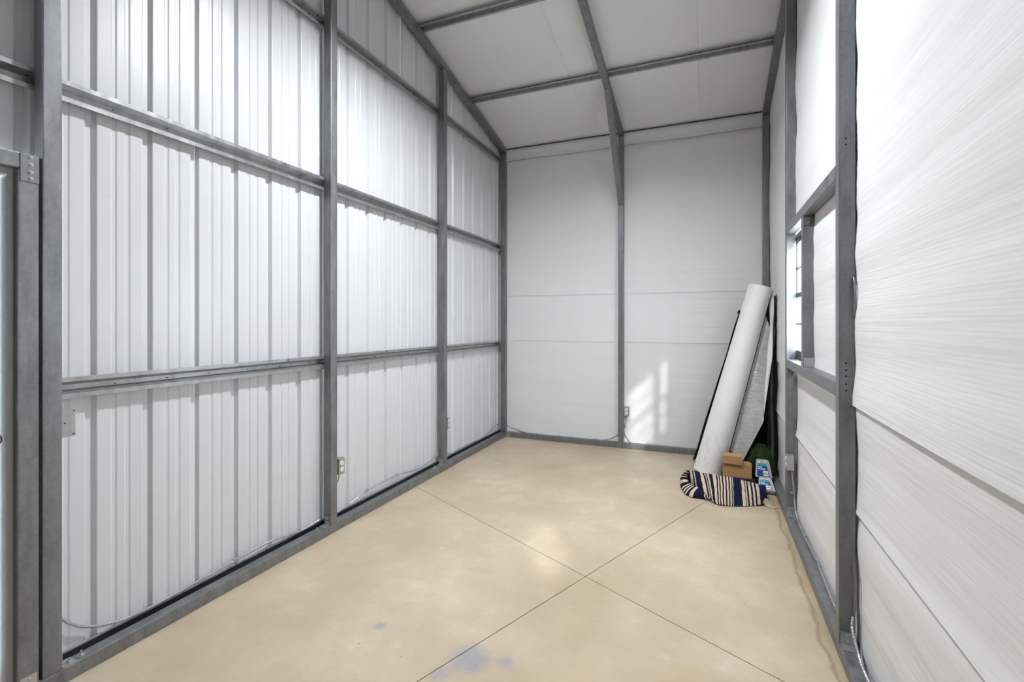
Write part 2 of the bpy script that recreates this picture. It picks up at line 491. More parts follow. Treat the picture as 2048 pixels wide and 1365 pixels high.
wb = thing('wall_back', (W/2, BY, 0), 'back wall lined with white woven insulation sheets', None, None, 'structure')
for k, (z0, z1) in enumerate(((.005, 1.235), (1.225, 1.80), (1.79, deck(L+.07)))):
    obj('insulation_sheet', wall_sheet(-.135, W+T+.02, z0, (lambda u, a=z1: a), (lambda u, z, d, k=k: Vector((u, BY - .0022*k + d*.8, z))), 2.0, lap=-.005), INS_X, wb)
# lap flap under the eave
bm = bmesh.new(); rows = []
for i in range(41):
    x = -.005 + (W+.01)*i/40; row = []
    sag = .006*nz(x*2, 3.1, .2)
    for j, (yy, zz) in enumerate(((5.668, 3.685), (5.662, 3.668), (5.656, 3.652), (5.652, 3.63), (5.652, 3.60), (5.653, 3.57), (5.653, 3.54), (5.640, 3.503+.004*math.sin(x*5)))):
        row.append(Vector((x, yy, zz + (sag if 1 < j < 7 else 0))))
    rows.append(row)
a_grid(bm, rows)
obj('eave_flap', bm, INS_X, wb)
obj('eave_crease_shade', box(-.05, W+.03, 5.640, 5.652, 3.660, 3.667), RUBBER, wb)  # black strip standing in for the shade in the ceiling crease
bm = bmesh.new(); a_tube(bm, [(.0+W*q/12, 5.639, 3.503+.004*math.sin(W*q/12*5)) for q in range(13)], .0035, 6); obj('flap_edge_line', bm, GALV_L, wb)  # grey tube drawn as a thin line along the flap's lower edge
obj('outer_sheet', box(-.135, W+.2, BY+.035, BY+.045, 0, 3.9), PANEL, wb)
wr = thing('wall_right', (RXW, 2.0, 0), 'right gable wall lined with white woven insulation sheets', None, None, 'structure')
WIN2 = (.33, .82, 1.33, 1.67)
WIN = (3.385, 4.135, 1.185, 2.095)
for k, (z0, z1) in enumerate(((.005, .645), (.635, 1.105), (1.095, 9))):
    def z1f(u, a=z1): return min(a, deck(u)+.005)
    obj('insulation_sheet', wall_sheet(YF-.06, L+.07, z0, z1f, (lambda u, z, d, k=k: Vector((RXW + .004 - .004*k + d*1.3, u, z))), 40.0, holes=[WIN, WIN2], lap=(-.004, -.007, -.007)[k]), INS_Y, wr)
ABSORB_HOLE = (.10, 2.80, -.1, 2.75)
bm = bmesh.new()      # outer siding with the window opening
for a, b, c, d in ((YF-.12, .10, 0, 9), (.10, .90, 0, 1.30), (.10, .90, 1.80, 9), (.90, WIN[0]-.14, 0, 9), (WIN[1]+.65, L+.12, 0, 9),
                   (WIN[0]-.14, WIN[1]+.65, 0, WIN[2]), (WIN[0]-.14, WIN[1]+.65, WIN[3]+.10, 9)):
    n_ = 12
    for q in range(n_):
        ya_, yb_ = a+(b-a)*q/n_, a+(b-a)*(q+1)/n_
        bm.faces.new([bm.verts.new(p) for p in ((RXW+.05, ya_, c), (RXW+.05, yb_, c), (RXW+.05, yb_, min(d, deck(yb_)+.05)), (RXW+.05, ya_, min(d, deck(ya_)+.05)))])
obj('outer_sheet', bm, PANEL, wr)
wf = thing('wall_front', (W/2, YF-T, 0), 'front wall behind the camera lined with white insulation', None, None, 'structure')
for k, (z0, z1) in enumerate(((.005, 1.235), (1.225, 2.45), (2.44, deck(YF-.06)))):
    obj('insulation_sheet', wall_sheet(-T-.06, W+T+.02, z0, (lambda u, a=z1: a), (lambda u, z, d, k=k: Vector((u, YF-T-.006-.002*(k % 2)-d, z))), 72.0, du=.2, dz=.05, holes=[ABSORB_HOLE]), INS_X, wf)

absorb_ = thing('bounce_absorber', (W/2, YF-.09, 0), 'dark brown slatted panel added unseen in the front wall to absorb bounce light', None, None, 'structure')
bm = bmesh.new(); rows = []  # unseen dark slats added to soak up bounce from behind the camera
for i in range(56):
    z_ = .003+2.78*i/55; rows.append([Vector((x_, YF-.085-(.012 if i % 2 else 0), z_)) for x_ in (.08, 2.82)])
a_grid(bm, rows, smooth=False); obj('absorber_slats', bm, plain('absorber_dark_brown', (.07, .055, .045), .5), absorb_)

# ================================================================== CEILING: insulation sheets under the deck
ceil = thing('ceiling', (W/2, RIDGE, deck(RIDGE)), 'white woven insulation ceiling on the pitched roof', None, None, 'structure')
xs_ = [XP-.03, 1.095, 2.30, W+T+.08]
for k in range(3):
    for half in (0, 1):
        ya, yb = (RIDGE, L+.09) if half == 0 else (YF-.09, RIDGE)
        bm = bmesh.new(); rows = []
        x0, x1 = xs_[k]-(.02 if k else 0), xs_[k+1]
        for i in range(13):
            x = x0+(x1-x0)*i/12; row = []
            for j in range(47):
                yy = ya+(yb-ya)*j/46
                d = .005*nz(x*3.1+k, yy*.6, half+.5) + .002*nz(x*11, yy*.7, 4.4)
                row.append(Vector((x, yy, deck(yy) + d*.6 - (.0015 if (k % 2) else 0) - .036*max(0, (yy-5.25)/.42))))
            rows.append(row)
        a_grid(bm, rows); obj('insulation_sheet', bm, INS_C, ceil)
        obj('sheet_edge', box(xs_[k+1]-.004, xs_[k+1]+.004, .1, .2, 0, .01), INS_C, ceil) if False else None
# sheet seam folds (thin raised lap lines)
for x in (1.095, 2.30):
    bm = bmesh.new()
    a_tube(bm, [(x, RIDGE+.05, deck(RIDGE+.05)-.004), (x+.004, 3.2, deck(3.2)-.004), (x, 5.25, deck(5.25)-.005), (x, 5.6, deck(5.6)-.034)], .004, 6)
    obj('seam_fold', bm, INS_C, ceil)

# ================================================================== STEEL FRAME
def tube_z(x0, y0, z0, z1): return box(x0, x0+T, y0, y0+T, z0, z1, .005)
def post(x0, y0, z0, z1, label, group, clip_side=None):
    t = thing('steel_post', (x0+T/2, y0+T/2, z0), label, 'post', group)
    obj('tube', tube_z(x0, y0, z0, z1), GALV, t)
    if clip_side:
        ax, s = clip_side   # angle clip at the foot on one side
        bm = bmesh.new()
        if ax == 'y':
            yy = y0+T if s > 0 else y0
            a_box(bm, x0+.006, x0+T-.006, min(yy, yy+s*.003), max(yy, yy+s*.003), z0, z0+.055)
            a_box(bm, x0+.006, x0+T-.006, min(yy, yy+s*.05), max(yy, yy+s*.05), z0, z0+.003)
            c = obj('foot_clip', bm, GALV_L, t)
            for dz in (.018, .040): inst('screw', SCREW, c, (x0+T/2, yy+s*.003, z0+dz), (PI/2 if s < 0 else -PI/2, 0, 0))
            inst('screw', SCREW, c, (x0+T/2, yy+s*.030, z0+.003))
        else:
            xx = x0+T if s > 0 else x0
            a_box(bm, min(xx, xx+s*.003), max(xx, xx+s*.003), y0+.006, y0+T-.006, z0, z0+.055)
            a_box(bm, min(xx, xx+s*.05), max(xx, xx+s*.05), y0+.006, y0+T-.006, z0, z0+.003)
            c = obj('foot_clip', bm, GALV_L, t)
            for dz in (.018, .040): inst('screw', SCREW, c, (xx+s*.003, y0+T/2, z0+dz), RX90 if s > 0 else RXm90)
            inst('screw', SCREW, c, (xx+s*.030, y0+T/2, z0+.003))
    return t
LG, RG, BG = 'upright posts of the left gable wall', 'upright posts of the right gable wall', 'upright posts of the back wall'
PY = (1.031, 2.567, 4.085)
lab = ('galvanised steel post beside the white door at the far left', 'galvanised steel post with an outlet low on it in the middle of the corrugated wall', 'galvanised steel post nearest the back corner on the corrugated wall, small outlet at its foot')
for yy, lb in zip(PY, lab): post(-T, yy, T, raf_bottom(yy+T)-.001, lb, LG, ('y', 1) if yy < 2 else ('y', -1))
post(-T, L, T, raf_bottom(L+T)-.001, 'galvanised steel corner post between the corrugated wall and the back wall', BG)
post(W, L, T, raf_bottom(L+T)-.001, 'galvanised steel corner post behind the leaning white roll', BG)
post(1.421, L, T, raf_bottom(L+T)-.001, 'galvanised steel post in the middle of the white back wall', BG, ('x', 1))
R2Y, R3Y = 3.975, 2.459
post(W, R2Y, T, raf_bottom(R2Y+T), 'galvanised steel post on the right wall at the far side of the window', RG, ('y', -1))
r3 = post(W, R3Y, T, raf_bottom(R3Y+T), 'large galvanised steel post on the right wall at the near end of the window framing', RG, ('y', -1))
post(W, .94, T, raf_bottom(.94), 'galvanised steel post of the right wall beside the camera', RG)
# punched holes of the near right hand post
for vv in (277, 289, 727, 741, 753, 769, 782):
    bm = bmesh.new()
    p = ony(1692, vv, R3Y); a_cyl(bm, (p.x, R3Y-.0002, p.z), (0, -1, 0), .0042, .0008, 12)
    obj('bolt_hole', bm, RUBBER, r3)

# base rails
def rail(name, x0, x1, y0, y1, label, bolts, gr='base rails of the frame'):
    t = thing(name, ((x0+x1)/2, (y0+y1)/2, 0), label, 'rail', gr)
    obj('tube', box(x0, x1, y0, y1, .0005, T-.0005, .005), GALV, t)
    for p in bolts: inst('anchor_bolt', BOLT, t, (p[0], p[1], T-.0005))
    return t
rl = rail('base_rail', -T, 0, .965, L-.001, 'galvanised tube rail on the floor along the corrugated wall', [(-.031, 1.17), (-.031, 2.47), (-.031, 3.96), (-.02, 1.125)])
rail('base_rail', 0.001, W-.001, L, L+T, 'galvanised tube rail on the floor along the white back wall', [(.16, L+.035), (1.35, L+.035), (2.1, L+.035)])
rr_ = rail('base_rail', W, W+T, YF, L-.001, 'galvanised tube rail on the floor along the right wall', [(W+.031, 3.86), (W+.035, 2.32), (W+.03, 5.2)])
rail('base_rail', -T, 0, YF, DOOR_Y0-T-.02, 'galvanised tube rail of the corrugated wall behind the camera', [])
# corner splice on the rails
bm = bmesh.new(); a_box(bm, -.03, .07, L-.0012, L-.0002, .004, T-.004)
obj('corner_splice', bm, GALV_L, rl)

# rafters
def rafter(x0, label):
    """front and rear leg of a pair of rafters"""
    t = thing('rafter', (x0+T/2, RIDGE, raf_bottom(RIDGE)), label, 'rafter', 'roof rafters')
    for (ya, yb) in ((L+T, RIDGE), (RIDGE, YF-T)):
        bm = bmesh.new()
        V = [bm.verts.new((x, y_, z_)) for x in (x0, x0+T) for (y_, z_) in ((ya, raf_bottom(ya)), (yb, raf_bottom(yb)), (yb, raf_top(yb)), (ya, raf_top(ya)))]
        for q in ((0, 1, 2, 3), (7, 6, 5, 4), (0, 4, 5, 1), (1, 5, 6, 2), (2, 6, 7, 3), (3, 7, 4, 0)): bm.faces.new([V[i] for i in q])
        bmesh.ops.recalc_face_normals(bm, faces=bm.faces)
        bmesh.ops.bevel(bm, geom=bm.edges[:], offset=.004, segments=2, affect='EDGES')
        obj('tube', bm, GALV, t)
    return t
rafter(-T, 'sloping galvanised rafter over the corrugated left wall')
rafter(1.421, 'sloping galvanised rafter down the middle of the ceiling')
rafter(W, 'sloping galvanised rafter over the right wall')

# knee brace between the middle rafter and the middle back post
bm = bmesh.new()
ya, za = 4.80, raf_bottom(4.80)
yb, zb = L, 2.80
A = [(ya-.010, raf_bottom(ya-.01)-.0005), (ya+.16, raf_bottom(ya+.16)-.0005), (yb-.0005, zb+.25), (yb-.0005, zb)]
dirv = Vector((yb-ya, zb-za)).normalized()
# parallel sided strut: front edge from (ya,za) to (yb-..,zb), rear edge offset by T
nrm = Vector((-dirv.y, dirv.x))
def meet_raf(p):      # slide along the strut to the rafter's underside
    s = 0
    for _ in range(40): s += (raf_bottom(p.x+dirv.x*s) - (p.y+dirv.y*s)) / (dirv.y+SL*dirv.x)
    return p+dirv*s
def meet_post(p): return p + dirv*((yb-.0006-p.x)/dirv.x)
p0 = Vector((ya, za)); p1 = p0 + nrm*T
poly = [meet_raf(p0), meet_raf(p1), meet_post(p1), meet_post(p0)]
a_prism(bm, [(p.x, p.y-.0006) for p in poly], (Vector((1.421, 0, 0)), Vector((0, 1, 0)), Vector((0, 0, 1)), Vector((1, 0, 0))), T)
bmesh.ops.bevel(bm, geom=bm.edges[:], offset=.004, segments=2, affect='EDGES')
kb = obj('knee_brace', bm, GALV); tag(kb, 'slanting galvanised brace from the middle back post up to the rafter', 'brace')

# hat channels: girts on the left wall, purlins under the deck
def hat(h, depth, lip):
    c = (h-2*lip)
    return [(0, h/2), (0, h/2-lip), (-depth, h/2-lip-.015), (-depth, -(h/2-lip-.015)), (0, -(h/2-lip)), (0, -h/2)]
def hat_poly(h, depth, lip, t=.0014): return sheet_outline(hat(h, depth, lip), t)
ribs_y = [RIB0 + PITCH*(i+.5) for i in range(-22, 20)]
def girt(zc, h, y0, y1, label):
    t = thing('hat_channel_girt', (-T, (y0+y1)/2, zc), label, 'girt', 'horizontal girts of the corrugated wall')
    bm = bmesh.new()
    a_prism(bm, hat_poly(h, .0365, .018), (Vector((-T-.0005, y0, zc)), Vector((1, 0, 0)), Vector((0, 0, 1)), Vector((0, 1, 0))), y1-y0)
    obj('channel', bm, GIRT, t)
    for i, yy in enumerate(ribs_y):
        if y0+.03 < yy < y1-.03 and yy > .8:
            inst('screw_tip', TIP, t, (XP+.003, yy-.04+.02*random.random(), zc+random.uniform(-.006, .006)), (0, PI/2, 0))
    return t
girt(1.180, .088, 1.02, L+.05, 'lowest galvanised girt across the corrugated wall, about waist high')
girt(2.408, .089, YF, L+.05, 'middle galvanised girt across the corrugated wall, above door height')
girt(3.522, .092, YF+.3, L+.05, 'topmost galvanised girt across the corrugated wall, under the rafter')
def purlin(yc, label):
    t = thing('roof_purlin', (W/2, yc, raf_top(yc)), label, 'purlin', 'roof purlins')
    s = SL if yc > RIDGE else -SL
    d = Vector((0, 1, -s)).normalized(); n = Vector((0, s, 1)).normalized()
    bm = bmesh.new()
    a_prism(bm, hat_poly(.088, .034, .018), (Vector((XP, yc, raf_top(yc)+.0008)), -n, d, Vector((1, 0, 0))), W+T+.06-XP)
    obj('channel', bm, GIRT, t)
    if yc > 3:
        x = .18
        while x < W:
            inst('screw_tip', TIP, t, (x, yc+.01, raf_top(yc)+.033), (PI, 0, 0)); x += PITCH
purlin(4.70, 'lower galvanised purlin across the white ceiling')
purlin(3.69, 'upper galvanised purlin at the top edge of the ceiling')
purlin(2.68, 'galvanised purlin above the frame, next up the slope from the upper purlin')
purlin(1.67, 'galvanised purlin above the frame, nearest the ridge')

# ================================================================== DOOR at the far left
JY = .962
jp = thing('door_jamb_post', (-T/2, JY+T/2, T), 'dark galvanised tube jamb between the white door and the first post', 'post')
obj('tube', tube_z(-T, JY-.003, T, 2.03), GALV, jp)
bm = bmesh.new(); a_box(bm, -.002, .0012, JY+.004, JY+.052, T, T+.045); a_box(bm, -.012, .0, JY+.052, JY+.062, T, T+.003)
c = obj('foot_clip', bm, GALV_L, jp)
for dz in (.012, .032): inst('screw', SCREW, c, (.0012, JY+.03, T+dz), RX90)
hd = thing('door_header', (-T/2, .5, 2.032), 'galvanised tube header over the white door with bolted corner bracket', 'header')
obj('tube', box(-T, 0, DOOR_Y0-T, JY+T-.003, 2.0315, 2.0915, .005), GALV, hd)
bm = bmesh.new(); a_box(bm, .0003, .003, JY+.003, JY+.058, 1.985, 2.090, .001)
br = obj('corner_bracket', bm, GALV, hd)
for dz in (.012, .036, .066, .092): inst('screw', SCREW, br, (.003, JY+.033, 1.988+dz), RX90)
for dy in (.02, .027): inst('screw', SCREW, hd, (-.03, JY-dy-.002, 2.0915))
post(-T, DOOR_Y0-T-.006, T, 2.03, 'galvanised tube jamb at the hinge side of the white door', 'door jambs')
d1_ = thing('door_1', (-.07, .5, 0), 'white flush door in a grey frame with a chrome knob', None, None, 'structure')
dl = obj('door_leaf', box(-.098, -.060, DOOR_Y0+.022, .9335, .012, 2.000, .003), DOORW, d1_)
bm = bmesh.new()
a_box(bm, -.10, -.024, .9385, .9575, .004, 2.030, .003); a_box(bm, -.10, -.024, DOOR_Y0-.0, DOOR_Y0+.02, .004, 2.030, .003)
a_box(bm, -.10, -.024, DOOR_Y0+.02, .9385, 2.006, 2.030, .003)
obj('door_frame', bm, DOORFRAME, d1_)
bm = bmesh.new()
a_cyl(bm, (-.060, .897, 1.022), (1, 0, 0), .033, .006, 28, .030); a_cyl(bm, (-.054, .897, 1.022), (1, 0, 0), .012, .03, 16)
bmesh.ops.create_uvsphere(bm, u_segments=20, v_segments=12, radius=.026, matrix=Matrix.Translation((-.018, .897, 1.022)) @ Matrix.Diagonal((.8, 1, 1, 1)))
h = obj('door_knob', bm, mk_galv('satin_chrome', (.5, .5, .5), (.62, .62, .62), .2, 1.0), dl, smooth=True); h['label'] = 'chrome door knob'

# ================================================================== WINDOW framing on the right wall
def frame_piece(name, b, label, cat, group='window framing tubes'):
    o = obj(name, b, GALV); tag(o, label, cat, group); return o
frame_piece('window_header', box(W, W+T, R3Y+T+.0006, R2Y-.0006, 2.091, 2.153, .005), 'galvanised tube header above the window opening on the right wall', 'header')
frame_piece('window_sill_rail', box(W, W+T, R3Y+T+.0006, R2Y-.0006, 1.124, 1.186, .005), 'galvanised tube sill rail below the window opening on the right wall', 'rail')
wj = thing('window_jamb', (W+T/2, 3.345, 1.187), 'short galvanised upright beside the window between sill rail and header', 'post', 'window framing tubes')
obj('tube', tube_z(W, 3.316, 1.1868, 2.0902), GALV, wj)
for zz in (1.187, 2.035):
    bm = bmesh.new(); a_box(bm, W+.005, W+T-.005, 3.3125, 3.3155, zz, zz+.054); c = obj('angle_clip', bm, GALV_L if zz < 1.5 else GALV, wj)
    for dz in (.014, .036): inst('screw', SCREW, c, (W+.03, 3.3125, zz+dz), RY)
wn = thing('window_1', (W+.1, 3.72, 1.19), 'dark bronze framed single hung window with muntins in the right wall', None, None, 'structure')
X0, X1 = W+.0685, W+.086
y0, y1, z0, z1 = WIN
bm = bmesh.new()
a_box(bm, X0, X1, y0, y0+.03, z0, z1); a_box(bm, X0, X1, y1-.03, y1, z0, z1)
a_box(bm, X0, X1, y0+.03, y1-.03, z0, z0+.032); a_box(bm, X0, X1, y0+.03, y1-.03, z1-.03, z1)
obj('window_frame', bm, BRONZE, wn)
zm = 1.645
for nm, za, zb, xo in (('upper_sash', zm-.015, z1-.03, .012), ('lower_sash', z0+.032, zm+.02, .001)):
    bm = bmesh.new(); xa, xb = X0+xo, X0+xo+.010
    st = .016 if nm == 'upper_sash' else .026
    a_box(bm, xa, xb, y0+.03, y0+.03+st, za, zb); a_box(bm, xa, xb, y1-.03-st, y1-.03, za, zb)
    a_box(bm, xa, xb, y0+.03+st, y1-.03-st, za, za+.034); a_box(bm, xa, xb, y0+.03+st, y1-.03-st, zb-.034, zb)
    s = obj(nm, bm, BRONZE, wn)
    bm = bmesh.new(); zc = (za+zb)/2; yc = (y0+y1)/2
    a_box(bm, xa+.003, xb-.002, y0+.03+st, y1-.03-st, zc-.007, zc+.007); a_box(bm, xa+.003, xb-.002, yc-.007, yc+.007, za+.03, zb-.03)
    obj('muntin', bm, BRONZE, s)
    obj('pane', box(xa+.004, xa+.006, y0+.03+st-.005, y1-.03-st+.005, za+.03, zb-.03), GLASS, s)
obj('window_ledge', box(W+T+.001, X0+.0, y0-.02, y1, 1.176, 1.1855, .001), WHITE_P, wn)
w2 = thing('window_2', (W+.08, .575, 1.33), 'small bronze framed fixed window in the right wall behind the camera', None, None, 'structure')
bm = bmesh.new(); ya_, yb_, za_, zb_ = WIN2
a_box(bm, X0, X1, ya_, ya_+.02, za_, zb_); a_box(bm, X0, X1, yb_-.02, yb_, za_, zb_)
a_box(bm, X0, X1, ya_+.02, yb_-.02, za_, za_+.02); a_box(bm, X0, X1, ya_+.02, yb_-.02, zb_-.02, zb_)
obj('window_frame', bm, BRONZE, w2); obj('pane', box(X0+.007, X0+.009, ya_+.018, yb_-.018, za_+.018, zb_-.018), GLASS, w2)
# outdoors: pale gravel and a neighbour's brick wall, glimpsed through the window
gr_ = obj('ground_outside', box(W+.5, W+14, -6, 16, -.3, -.15), plain('pale_gravel', (.62, .60, .57), .95)); tag(gr_, 'pale gravel ground outside the window', None, None, 'structure')


# ================================================================== HIGH BAY LAMP above the frame
LP = Vector((1.452, 2.60, 3.92))
hb = thing('high_bay_lamp', LP, 'round high bay lamp hanging from the middle rafter', 'lamp')
bm = bmesh.new(); a_cyl(bm, LP+Vector((0, 0, .005)), (0, 0, 1), .150, .05, 40, .125); a_cyl(bm, LP+Vector((0, 0, .055)), (0, 0, 1), .075, .06, 32, .06)
obj('housing', bm, RUBBER, hb)
bm = bmesh.new(); rows = []
for q in range(41):
    a = 2*PI*q/40; rows.append([LP+Vector((math.cos(a)*r_, math.sin(a)*r_, z_)) for r_, z_ in ((.118, .004), (.150, -.058), (.153, -.058), (.150, .006))])
a_grid(bm, rows); obj('beam_cutoff_skirt', bm, RUBBER, hb)  # unseen black skirt added round the lens to narrow the beam
bm = bmesh.new(); a_cyl(bm, LP+Vector((0, 0, -.004)), (0, 0, 1), .115, .008, 40)
obj('lens', bm, LED, hb)
bm = bmesh.new(); a_cyl(bm, LP+Vector((0, 0, .115)), (0, 0, 1), .006, raf_bottom(LP.y)-LP.z-.116, 10)
obj('hanger_rod', bm, GALV_L, hb)

# ================================================================== ELECTRICAL
def outlet(face, c, label, facing, w_=.058, h_=.108, d_=.045):
    """face plate centre c in world; facing '+x', '-x' or '-y'; box body behind it"""
    t = thing('outlet_box', c, label, 'outlet', 'duplex outlets')
    ux = {'+x': Vector((0, 1, 0)), '-x': Vector((0, -1, 0)), '-y': Vector((1, 0, 0))}[facing]
    nn = {'+x': Vector((1, 0, 0)), '-x': Vector((-1, 0, 0)), '-y': Vector((0, -1, 0))}[facing]
    uz = Vector((0, 0, 1)); c = Vector(c)
    def lb(bm, a0, a1, z0, z1, n0, n1, bev=0.):
        pts = [c+ux*a+uz*z+nn*n for a in (a0, a1) for z in (z0, z1) for n in (n0, n1)]
        lo = [min(p[i] for p in pts) for i in range(3)]; hi = [max(p[i] for p in pts) for i in range(3)]
        a_box(bm, lo[0], hi[0], lo[1], hi[1], lo[2], hi[2], bev)
    bm = bmesh.new(); lb(bm, -w_/2, w_/2, -h_/2, h_/2, -d_, -.002, .003); obj('box_body', bm, GALV_L, t)
    bm = bmesh.new(); lb(bm, -w_/2-.001, w_/2+.001, -h_/2-.001, h_/2+.001, -.002, .001, .0015); fp = obj('face_plate', bm, GALV_L, t)
    q = nn.to_track_quat('Z', 'Y').to_matrix().to_4x4()
    for s in (-1, 1):
        bm = bmesh.new()
        bmesh.ops.create_cone(bm, cap_ends=True, segments=20, radius1=.0175, radius2=.0165, depth=.004, matrix=Matrix.Translation(c+uz*s*.0215+nn*.003) @ q)
        r = obj('receptacle', bm, WHITE_P, t)
        bm = bmesh.new()
        for a in (-.006, .006): lb(bm, a-.0012, a+.0012, s*.0215-.002, s*.0215+.006, .005, .0054)
        lb(bm, -.002, .002, s*.0215-.010, s*.0215-.006, .005, .0054)
        obj('slot', bm, RUBBER, r)
    inst('screw', SCREW, fp, c+nn*.001, nn.to_track_quat('Z', 'Y').to_euler())
    return t
outlet(None, (-.018, 2.6925, .432), 'metal outlet box with two white receptacles on the middle post of the corrugated wall', '+x', h_=.114)
outlet(None, (-.018, 4.215, .440), 'metal outlet box with two white receptacles on the corrugated wall near the back corner', '+x')
outlet(None, (1.5145, L+.012, .428), 'metal outlet box with two white receptacles on the white back wall', '-y')
outlet(None, (W-.006, R2Y-.042, .452), 'metal outlet box seen edge on, low on the right wall by the leaning roll', '-x')
jb = thing('junction_box', (-.040, 1.122, 1.04), 'square metal junction box with blank cover beside the first post', 'box')
obj('box_body', box(-.078, -.036, 1.0945, 1.150, .985, 1.093, .003), GALV_L, jb)
cv = obj('cover', box(-.036, -.033, 1.0945, 1.152, .983, 1.095, .001), mk_galv('dull_zinc', (.34, .34, .345), (.46, .46, .465), .5, .5), jb)
bm = bmesh.new()
for yy, zz in ((1.146, 1.087), (1.146, .992), (1.116, 1.040)): a_cyl(bm, (-.0332, yy, zz), (1, 0, 0), .0035, .0006, 10)
obj('cover_hole', bm, RUBBER, cv)

def cable(pts, label, clips=(), r=.0058, mat=None, group='armoured cables along the walls', ridged=True):
    bm = bmesh.new(); a_tube(bm, pts, r, 8, ridged)
    t = thing('armoured_cable', pts[0], label, 'cable', group)
    obj('sheath', bm, mat or ALU, t)
    for p, rot in clips: inst('cable_clip', STRAP, t, p, rot)
    return t
xc = -.079
def Lp(u, v): p = onx(u, v, xc); return (xc, p.y, p.z)
cable([(-.078, 1.100, .262), Lp(138, 1247), Lp(165, 1254), Lp(205, 1251), Lp(260, 1235), Lp(330, 1200), Lp(420, 1150), Lp(470, 1122), Lp(540, 1084), Lp(600, 1063), Lp(640, 1040)],
      'ribbed metal cable sagging along the foot of the nearest corrugated bay', [(Lp(470, 1121), None), (Lp(600, 1062), None)], .0066)
cable([(-.040, 2.690, .372), (-.046, 2.686, .33), (-.058, 2.660, .27), (-.060, 2.648, .20), (-.070, 2.64, .10)], 'short metal cable dropping from the outlet on the middle post', [((-.05, 2.645, .30), None)], .0050)
cable([Lp(674, 1026), Lp(700, 1008), Lp(735, 982), Lp(795, 951), Lp(835, 939), Lp(868, 917), Lp(876, 905), Lp(884, 880)], 'metal cable along the foot of the second corrugated bay', [(Lp(735, 982), None), (Lp(795, 951), None)])
cable([Lp(893, 905), Lp(905, 908), Lp(920, 897), Lp(958, 880), Lp(975, 868), Lp(990, 853), Lp(1000, 848)], 'metal cable climbing to the back corner along the corrugated wall', [(Lp(958, 881), None)])
yc_ = L + T - .006
def Bp(u, v): p = ony(u, v, yc_); return (p.x, yc_, p.z)
cable([Bp(1013, 850), Bp(1025, 855), Bp(1040, 861), Bp(1052, 865), Bp(1120, 873), Bp(1190, 880), Bp(1215, 879), Bp(1230, 873), Bp(1237, 868)], 'thin grey cable along the foot of the left half of the back wall', [(Bp(1118, 872), None), (Bp(1190, 879), None)], .0045)
cable([(1.518, L+.035, .370), (1.512, L+.045, .32), (1.494, L+.05, .27), Bp(1248, 862), Bp(1251, 872), Bp(1257, 881), Bp(1266, 887), Bp(1295, 890), Bp(1340, 896), Bp(1383, 900)], 'thin grey cable from the back wall outlet along the rail behind the roll', [((1.492, L+.05, .25), None), (Bp(1296, 889), None), (Bp(1378, 899), None)], .0045)
xr = W + T - .008
def Rp(u, v, x=None): x = x or xr; p = onx(u, v, x); return (x, p.y, p.z)
cable([(W+.030, R2Y-.045, .395), (W+.034, R2Y-.040, .33), (W+.046, R2Y-.020, .24), (W+.050, R2Y-.025, .16), (W+.052, R2Y-.10, .085), (xr-.004, 3.6, .074), (xr, 3.2, .078), (xr-.008, 2.9, .076), (xr-.012, 2.66, .080), (xr-.004, 2.53, .085)],
      'metal cable from the right wall outlet along the rail to the near post', [((W+.03, R2Y-.012, .22), None), ((xr, 3.55, .080), None), ((xr, 3.2, .084), None), ((xr-.01, 2.70, .084), None)])
cable([(xr-.004, R3Y-.006, .19), (xr-.012, R3Y-.03, .15), (xr-.010, R3Y-.09, .105), (xr-.012, R3Y-.2, .082), (xr-.006, 2.0, .074), (xr-.006, 1.5, .074)],
      'ribbed metal cable leaving the foot of the large right post', [((xr-.008, 2.10, .082), None)], .0062)
for (za, zb, lb) in ((1.46, 1.655, 'dark arc put in for the shadow beside the large right post at window height'), (.19, .43, 'dark arc put in for the shadow beside the large right post near the floor')):
    zc = (za+zb)/2; q = R3Y - .002
    cable([(xr, q+.012, za), (xr, q-.012, za+.03), (xr, q-.030, zc), (xr, q-.012, zb-.03), (xr, q+.012, zb)], lb, (), .0045, GALV, ridged=False)  # grey tubes bent into arcs to imitate shadows beside the post

# ================================================================== LEANING WHITE ROLL
B0, B1 = Vector((2.385, 5.020, 0)), Vector((2.852, 5.150, 1.795))
ax = (B1-B0).normalized(); e1 = ax.cross(Vector((0, 1, 0))).normalized() * -1; e2 = ax.cross(e1).normalized()
if e1.x < 0: e1 = -e1
e2 = Vector(e1).cross(ax).normalized()
if e2.y > 0: e2 = -e2        # e1 points right, e2 points to the camera
LEN = (B1-B0).length
ir = thing('insulation_roll', B0, 'tall roll of white foil backed insulation leaning in the right back corner', 'roll')
bm = bmesh.new(); rows = []
turns, nseg = 3.4, 46
for i in range(33):
    s = i/32; row = []
    R = .138 - .030*s
    c = B0 + ax*(LEN*s)
    nt_ = int(turns*nseg)
    for j in range(nt_+1):
        a = 2*PI*j/nseg
        r = R*(.60 + .40*j/nt_) + .0012*nz(j*.2, s*6, 2.2)
        p = c + e1*math.cos(a+.5)*r + e2*math.sin(a+.5)*r
        if i == 0: p = p + ax*(max(0., (.004-p.z))/ax.z)
        row.append(p)
    rows.append(row)
a_grid(bm, rows)
zmin = min(v.co.z for v in bm.verts)
for v in bm.verts:
    if v.co.z < .003: v.co.z = .003
obj('rolled_sheet', bm, ROLLM, ir)
